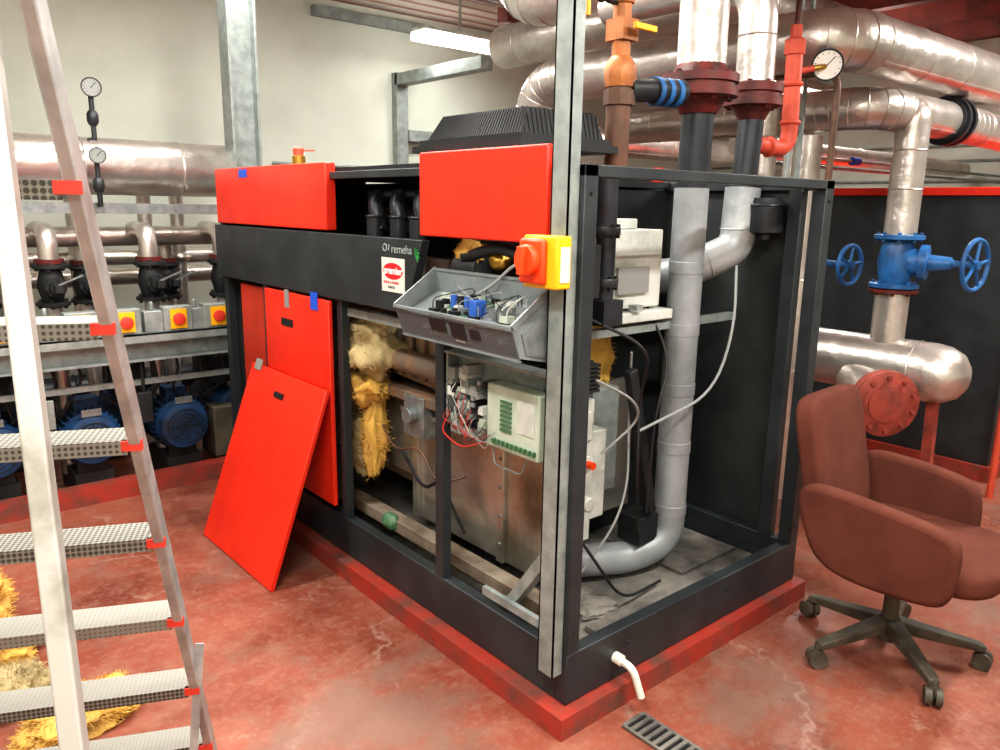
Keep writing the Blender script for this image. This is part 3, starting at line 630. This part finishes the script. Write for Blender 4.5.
MB().box((.33,3.36,0),(.345,3.5,ZC)).box((.50,3.36,0),(.515,3.5,ZC)).box((.345,3.42,0),(.50,3.435,ZC)).done('steel_column','galvL',None,'grey painted steel column standing behind the boiler','column')
rv=thing('relief_valve','small red and brass relief valve standing on the boiler top','valve',(.3,2.4,1.83))
MB().cyl((.3,2.4,1.83),(.3,2.4,1.9),.02).lathe((.3,2.4,1.88),(0,0,1),[(0,.035),(.04,.035),(.05,.02)],12).done('body','brass',rv)
MB().lathe((.3,2.4,1.92),(0,0,1),[(0,.025),(.04,.03),(.05,.015)],12).beam((.3,2.4,1.95),(.38,2.37,1.955),.02,.008).done('cap','coral',rv)
# ------------------------------------------------------------------ left pump area
hp=MB().lathe((-2.6,3.60,1.87),(1,0,0),[(0,.165),(3.1,.165),(3.14,.14),(3.16,.0)],28)
for x in (-1.9,-1.2,-.5,.05):hp.torus((x,3.60,1.87),(1,0,0),.165,.006)
hp.done('insulated_pipe','clad',None,'thick silver clad horizontal header pipe above the pumps','pipe')
MB().box((-2.4,3.38,1.60),(.33,3.42,1.66)).done('support_rail','galv',None,'dark steel support rail below the header pipe','rail')
MB().tube([(-2.4,3.66,1.46),(.3,3.66,1.46)],.06,n=18).torus((-.5,3.66,1.46),(1,0,0),.06,.008).done('insulated_pipe','clad',None,'silver clad pipe running behind the valves','pipe')
def riser(x):
    r=thing('pump_riser','silver vertical pipe with black valve above a pump','pipe',(x,3.38,.1),'pump risers')
    MB().cyl((x,3.38,.1),(x,3.38,1.08),.045).torus((x,3.38,.8),(0,0,1),.05,.01).torus((x,3.38,.95),(0,0,1),.05,.012).done('lower_pipe','clad',r)
    MB().tube([(x,3.38,1.32),(x,3.38,1.50),(x,3.66,1.50)],.052,.09,n=16).done('upper_elbow','clad',r)
    MB().flange((x,3.38,1.10),(0,0,1),.088,.022,6,.010).flange((x,3.38,1.31),(0,0,1),.088,.022,6,.010).lathe((x,3.38,1.10),(0,0,1),[(0,.05),(.04,.06),(.10,.075),(.17,.06),(.21,.05)],16).cyl((x,3.22,1.2),(x,3.38,1.2),.035).flange((x,3.27,1.2),(0,1,0),.055,.02,6,.008).box((x-.02,3.17,1.18),(x+.02,3.22,1.22)).done('valve','blackR',r)
    MB().beam((x,3.19,1.22),(x+.12,3.18,1.27),.02,.008).done('lever','galv',r)
    MB().cyl((x,3.38,1.325),(x,3.38,1.35),.075).done('flange','rustR',r)
    return r
r0=riser(-.75)
for dx in (.53,.97,-.55,-.28,.26,.75): copy_thing(r0,(dx,0 if dx in(.53,.97,-.55) else .42,0 if dx in(.53,.97,-.55) else -.04))
def pump(x):
    t=thing('circulation_pump','blue electric circulation pump with finned motor on the floor plinth','pump',(x,3.3,.0),'blue circulation pumps')
    m=MB().lathe((x,3.12,.36),(0,1,0),[(0,.13),(.02,.145),(.26,.145),(.28,.12)],28)
    for k in range(28):
        a=2*math.pi*k/28;d=V((math.cos(a),0,math.sin(a)));c=V((x,3.26,.36))+d*.154;m.beam(c-V((0,.11,0)),c+V((0,.11,0)),.008,.026,up=d)
    m.box((x-.06,3.2,.49),(x+.06,3.32,.57)).done('motor','pump',t)
    MB().lathe((x,3.05,.36),(0,1,0),[(0,.10),(.01,.135),(.07,.155)],24).done('fan_cover','pump',t)
    m=MB()
    for k in range(4): m.torus((x,3.048,.36),(0,1,0),.03+.024*k,.003)
    for k in range(4): m.beam((x-.1*math.cos(k*.785),3.048,.36-.1*math.sin(k*.785)),(x+.1*math.cos(k*.785),3.048,.36+.1*math.sin(k*.785)),.004,.004)
    m.done('fan_grille','blackR',t)
    MB().lathe((x,3.4,.36),(0,1,0),[(0,.08),(.03,.17),(.12,.17),(.14,.1)],24).done('volute','blackR',t)
    MB().box((x-.1,3.12,.0),(x+.1,3.5,.16)).box((x-.08,3.14,.16),(x+.08,3.2,.24)).done('foot','blackR',t)
    MB().box((x-.05,3.055,.5),(x+.05,3.06,.54)).done('rating_plate','galv',t)
    return t
p0=pump(-.68)
for dx,dy in ((-.46,.05),(.50,0),(.90,.18),(-.2,.75),(.26,.7)): copy_thing(p0,(dx,dy,0))
m=MB().box((-2.4,3.06,.80),(.33,3.065,.95)).box((-2.4,2.97,.94),(.33,3.20,.95)).box((-2.4,2.97,.90),(.33,2.975,.95)).box((-2.4,3.19,.86),(.33,3.2,.95)).box((-2.4,2.99,.79),(.33,3.14,.80)).box((.28,3.05,0.1),(.33,3.10,.84)).box((-1.42,3.05,0.1),(-1.37,3.10,.84)).box((-2.4,3.07,.64),(.3,3.10,.67))
m.done('switch_rail','galvL',None,'galvanised strut rail on legs carrying the pump switches','rail')
def sw(x,k):
    t=thing('rotary_switch','yellow switch plate with red rotary knob on a grey box','switch',(x,3.04,.95),'pump isolator switches')
    MB().box((x-.08,2.98,.95),(x+.08,3.06,1.09)).done('box','galvL',t,bevel=.004)
    MB().box((x-.045,2.97,.965),(x+.045,2.98,1.075)).done('plate','yellow',t)
    MB().lathe((x,2.97,1.02),(0,-1,0),[(0,.034),(.015,.034),(.018,.026)],16).done('knob','rubR',t)
    return t
s0=sw(-.70,0)
for dx in (-.34,.50,.73,.22): copy_thing(s0,(dx,0,0))
for x in (-.86,-.33,-.09):
    MB().box((x-.05,2.99,.951),(x+.05,3.06,1.07)).cyl((x,3.03,1.07),(x,3.03,1.12),.012,n=8).done('junction_box','galvL',None,'small grey metal junction box on the switch rail','box',bevel=.004,group='rail junction boxes')
for (x,z,r) in ((-.47,2.28,.052),(-.47,1.92,.045)):
    g=thing('pressure_gauge','small round silver gauge on a thin dark stem by the header','gauge',(x,3.3,z),'header gauges')
    gauge(g,(x,3.3,z),r,(V((-1.2,0,z))-V((x,3.3,z))).normalized(),'faceD');MB().cyl((x,3.33,z-.28),(x,3.33,z-.02),.014,n=10).lathe((x,3.33,z-.2),(0,0,1),[(0,.02),(.02,.03),(.06,.03),(.08,.02)],12).tube([(x,3.33,z-.27),(x,3.45,z-.27)],.012,n=8).done('stem','pipeK',g)
m=MB()
for k in range(14):
    x=-1.5+k*.13;m.tube([(x,3.08,.79),(x+.02,3.10,.70),(x+random.uniform(-.06,.06),3.12,.60),(x+random.uniform(-.12,.12),3.16,.50)],.008,.05,n=6)
m.done('pump_cables','wK',None,'loose black cables running down to the pumps','cables',kind='stuff')
MB().box((.02,3.14,.1),(.26,3.30,.42)).done('control_cabinet','plasK',None,'small dark steel box standing on the plinth','box',bevel=.006)
MB().box((-1.0,3.04,.46),(-.86,3.07,.62)).beam((-.93,3.06,.62),(-.93,3.06,.66),.02,.02).done('junction_box','galvL',None,'small grey electrical junction box below the switch rail','box',bevel=.004)
MB().box((-.44,3.04,.42),(-.36,3.07,.60)).cyl((-.40,3.05,.60),(-.40,3.06,.80),.010,n=8).done('junction_box','blackR',None,'small black electrical box hanging below the switch rail','box',bevel=.004)
for z,y,r in ((.75,4.1,.09),(1.15,4.35,.06),(.5,3.85,.08),(1.3,4.1,.05)):
    MB().tube([(-2.6,y,z),(1.2,y,z)],r,n=16).torus((-.6,y,z),(1,0,0),r,.008).torus((0,y,z),(1,0,0),r,.008).done('insulated_pipe','pipeK' if r>.07 else 'clad',None,'pipe running along the wall behind the pumps','pipe',group='rear pump pipes')
for x in (-1.5,-.95,-.48,-.05,.16):
    MB().cyl((x,4.0,0),(x,4.0,1.8),.045).torus((x,4.0,1.3),(0,0,1),.045,.03).torus((x,4.0,.9),(0,0,1),.045,.02).done('insulated_pipe','clad',None,'silver vertical pipe behind the pump valves','pipe',group='rear vertical pipes')
for x in (-.98,-.42,.12):
    MB().box((x-.09,3.25,.55),(x+.09,3.5,.80)).cyl((x,3.2,.68),(x,3.25,.68),.06).flange((x,3.37,.82),(0,0,1),.09,.03,6,.01).done('actuator','blackR',None,'black valve actuator box mounted above a pump','actuator',bevel=.01,group='black valve actuators')
# ------------------------------------------------------------------ ladder
ld=thing('stepladder','aluminium A-frame stepladder with perforated treads and red end caps','ladder',(-1.3,.1,0))
D=V((-.42,-.907,0));Lv=V((.907,-.42,0))
def R(z): return V((-1.025,.343,0))+D*(.50+.026*z/2)*(z-.25)-Lv*(.012*z)+V((0,0,z))
W=.52
for off in (0,-W-.03):
    a=R(0)+Lv*off;b=R(2.05)+Lv*off
    MB().beam(a,b,.02,.05,up=-D).done('stile','alu',ld,bevel=.003)
    MB().beam(a,a+(b-a)*.02,.034,.075,up=-D).done('foot','rubR',ld)
for z in (.26,.52,.78,1.025,1.265,1.49,1.70):
    c=R(z);a=c-Lv*.013;b=c-Lv*(W+.01)
    t=MB()
    t.slab([a-D*.055,a+D*.035,b+D*.035,b-D*.055],(0,0,.004)).slab([a-D*.055+V((0,0,-.02)),b-D*.055+V((0,0,-.02)),b-D*.055,a-D*.055],D*.004).slab([a+D*.035+V((0,0,-.022)),b+D*.035+V((0,0,-.022)),b+D*.035,a+D*.035],-D*.004)
    t=t.done('tread','tread',ld)
    MB().beam(c-Lv*.022+D*.034+V((0,0,-.005)),c+Lv*.012+D*.034+V((0,0,-.005)),.012,.018).done('end_cap','rubR',t)
def S(z,off=0):
    q=Lv*(-.066+.084*(1.9-z))
    return V((-1.40,-.43,0))+D*.26*(1.9-z)+(q if off==0 else -q)+Lv*off+V((0,0,z))
for off in (0,-W-.03):
    MB().beam(S(0,off),S(2.03,off),.026,.026,up=D).done('rear_leg','aluP',ld,bevel=.003)
MB().beam(R(2.05)+Lv*.02,R(2.05)-Lv*(W+.05),.09,.04).done('top_cap','blackR',ld,bevel=.005)
MB().beam(S(.45),S(.45,-W-.03),.02,.03).done('brace','aluP',ld)
MB().beam((-1.085,.18,.64),(-1.12,.195,.30),.02,.003,up=D).done('strap','alu',ld)
for k,(c,r,mm) in enumerate([((-1.50,1.98,.08),(.24,.22,.14),'wool'),((-1.46,1.58,.06),(.20,.15,.10),'wool'),((-1.40,1.28,.045),(.16,.11,.07),'woolG'),((-1.22,1.02,.04),(.17,.12,.06),'wool')]):
    MB().blob(c,r,.35,1.5,5,k+11,3200,.03).done('insulation_heap',mm,None,'torn yellow mineral wool insulation lying on the floor','insulation',group='torn insulation pieces',soft=True)
# ------------------------------------------------------------------ chair
ch=thing('office_chair','brown fabric office armchair on a dark five-star castor base','chair',(1.30,-.46,0))
T0=Matrix.Translation((1.30,-.47,0))
T=Matrix.Translation((1.235,-.47,0))@Matrix.Rotation(math.radians(4),4,'Z')
def CM(t=None):
    m=MB();m.T=t or T;return m
def cush(m,c,s,n=10,pw=4):
    b=bmesh.new();bmesh.ops.create_cube(b,size=2);bmesh.ops.subdivide_edges(b,edges=b.edges[:],cuts=n,use_grid_fill=True)
    mp={}
    for v in b.verts:
        x,y,z=v.co;L=(abs(x)**pw+abs(y)**pw+abs(z)**pw)**(1/pw);mp[v]=m._v((c[0]+x/L*s[0],c[1]+y/L*s[1],c[2]+z/L*s[2]))
    for f in b.faces:m._f([mp[v] for v in f.verts])
    b.free()
def chaikin(P,n=2):
    for _ in range(n):
        Q=[]
        for i in range(len(P)):
            a,b=P[i],P[(i+1)%len(P)];Q+=[(a[0]*.75+b[0]*.25,a[1]*.75+b[1]*.25),(a[0]*.25+b[0]*.75,a[1]*.25+b[1]*.75)]
        P=Q
    return P
m=CM();cush(m,(0.03,-.08,.48),(.27,.30,.065));m.done('seat','fabric',ch,soft=True)
m=CM();m.T=T@Matrix.Translation((-.02,.24,.765))@Matrix.Rotation(math.radians(-12),4,'X')
cush(m,(0,0,0),(.225,.045,.255),pw=7);m.done('backrest','fabric',ch,soft=True)
for sx in (-1,1):
    m=CM();x=sx*.265
    prof=[(.22,.54),(.26,.66),(.23,.72),(.10,.72),(-.07,.70),(-.22,.68),(-.28,.65),(-.29,.58),(-.28,.44),(-.22,.40),(.05,.395),(.17,.44)]
    if sx>0: prof=[(.20,.52),(.26,.66),(.22,.74),(.05,.735),(-.10,.715),(-.18,.69),(-.21,.62),(-.21,.46),(-.12,.44),(.1,.44)]
    m.slab([(x-.032,a,b) for a,b in chaikin(prof,2)],(.064,0,0))
    m.done('armrest','fabric',ch,bevel=.022,seg=4)
CM().box((-.12,-.15,.39),(.12,.15,.43)).done('mechanism','plasK',ch,bevel=.005)
m=CM();m.beam((-.03,.12,.42),(-.03,.27,.50),.06,.015).beam((-.03,.27,.49),(-.03,.30,.8),.06,.015,up=(0,1,0)).done('back_bracket','plasK',ch)
CM(T0).lathe((0,0,.06),(0,0,1),[(0,.04),(.08,.04),(.085,.03),(.2,.028),(.2,.022),(.34,.022)],20).done('gas_column','plasK',ch)
for k in range(5):
    a=math.radians(14+72*k);d=V((math.cos(a),math.sin(a),0));s=V((-d.y,d.x,0));m=CM(T0)
    q=[d*.03+s*.032,d*.33+s*.02,d*.33-s*.02,d*.03-s*.032]
    lo=[V((v.x,v.y,.10 if i in (0,3) else .07)) for i,v in enumerate(q)];hi=[V((v.x,v.y,.15 if i in (0,3) else .098)) for i,v in enumerate(q)]
    A_=[m._v(v) for v in lo];B_=[m._v(v) for v in hi];m._f(A_[::-1]);m._f(B_)
    for i in range(4):m._f([A_[i],A_[(i+1)%4],B_[(i+1)%4],B_[i]])
    m.done('base_leg','plasK',ch,bevel=.006)
    c=d*.33+V((0,0,.034));m=CM(T0);e=V((math.cos(a+1.2),math.sin(a+1.2),0))
    m.cyl(c-e*.028,c-e*.006,.033,n=20).cyl(c+e*.006,c+e*.028,.033,n=20).cyl(c-e*.01,c+e*.01,.012,n=8).cyl(c,c+V((0,0,.055)),.009,n=8).box(c+V((-.012,-.012,.0)),c+V((.012,.012,.04)));m.done('castor','plasK',ch)
# ------------------------------------------------------------------ drain
dr=MB();dr.box((.15,-.95,.001),(.16,-.12,.010)).box((.25,-.95,.001),(.26,-.12,.010))
for k in range(28): dr.box((.16,-.94+k*.03,.002),(.25,-.926+k*.03,.010))
dr.m(1).box((.15,-.95,.0),(.25,-.12,.003));dr.done('drain_grate',['sheetD','wK'],None,'slotted metal drain grate set in the red floor','drain')
MB().tube([(.24,.0,.165),(.24,-.08,.16),(.255,-.11,.06)],.013,.03,n=14).lathe((.24,-.0,.165),(0,-1,0),[(0,.02),(.03,.02)],14).done('drain_pipe','pvc',None,'short white plastic drain pipe poking from the boiler base','pipe')
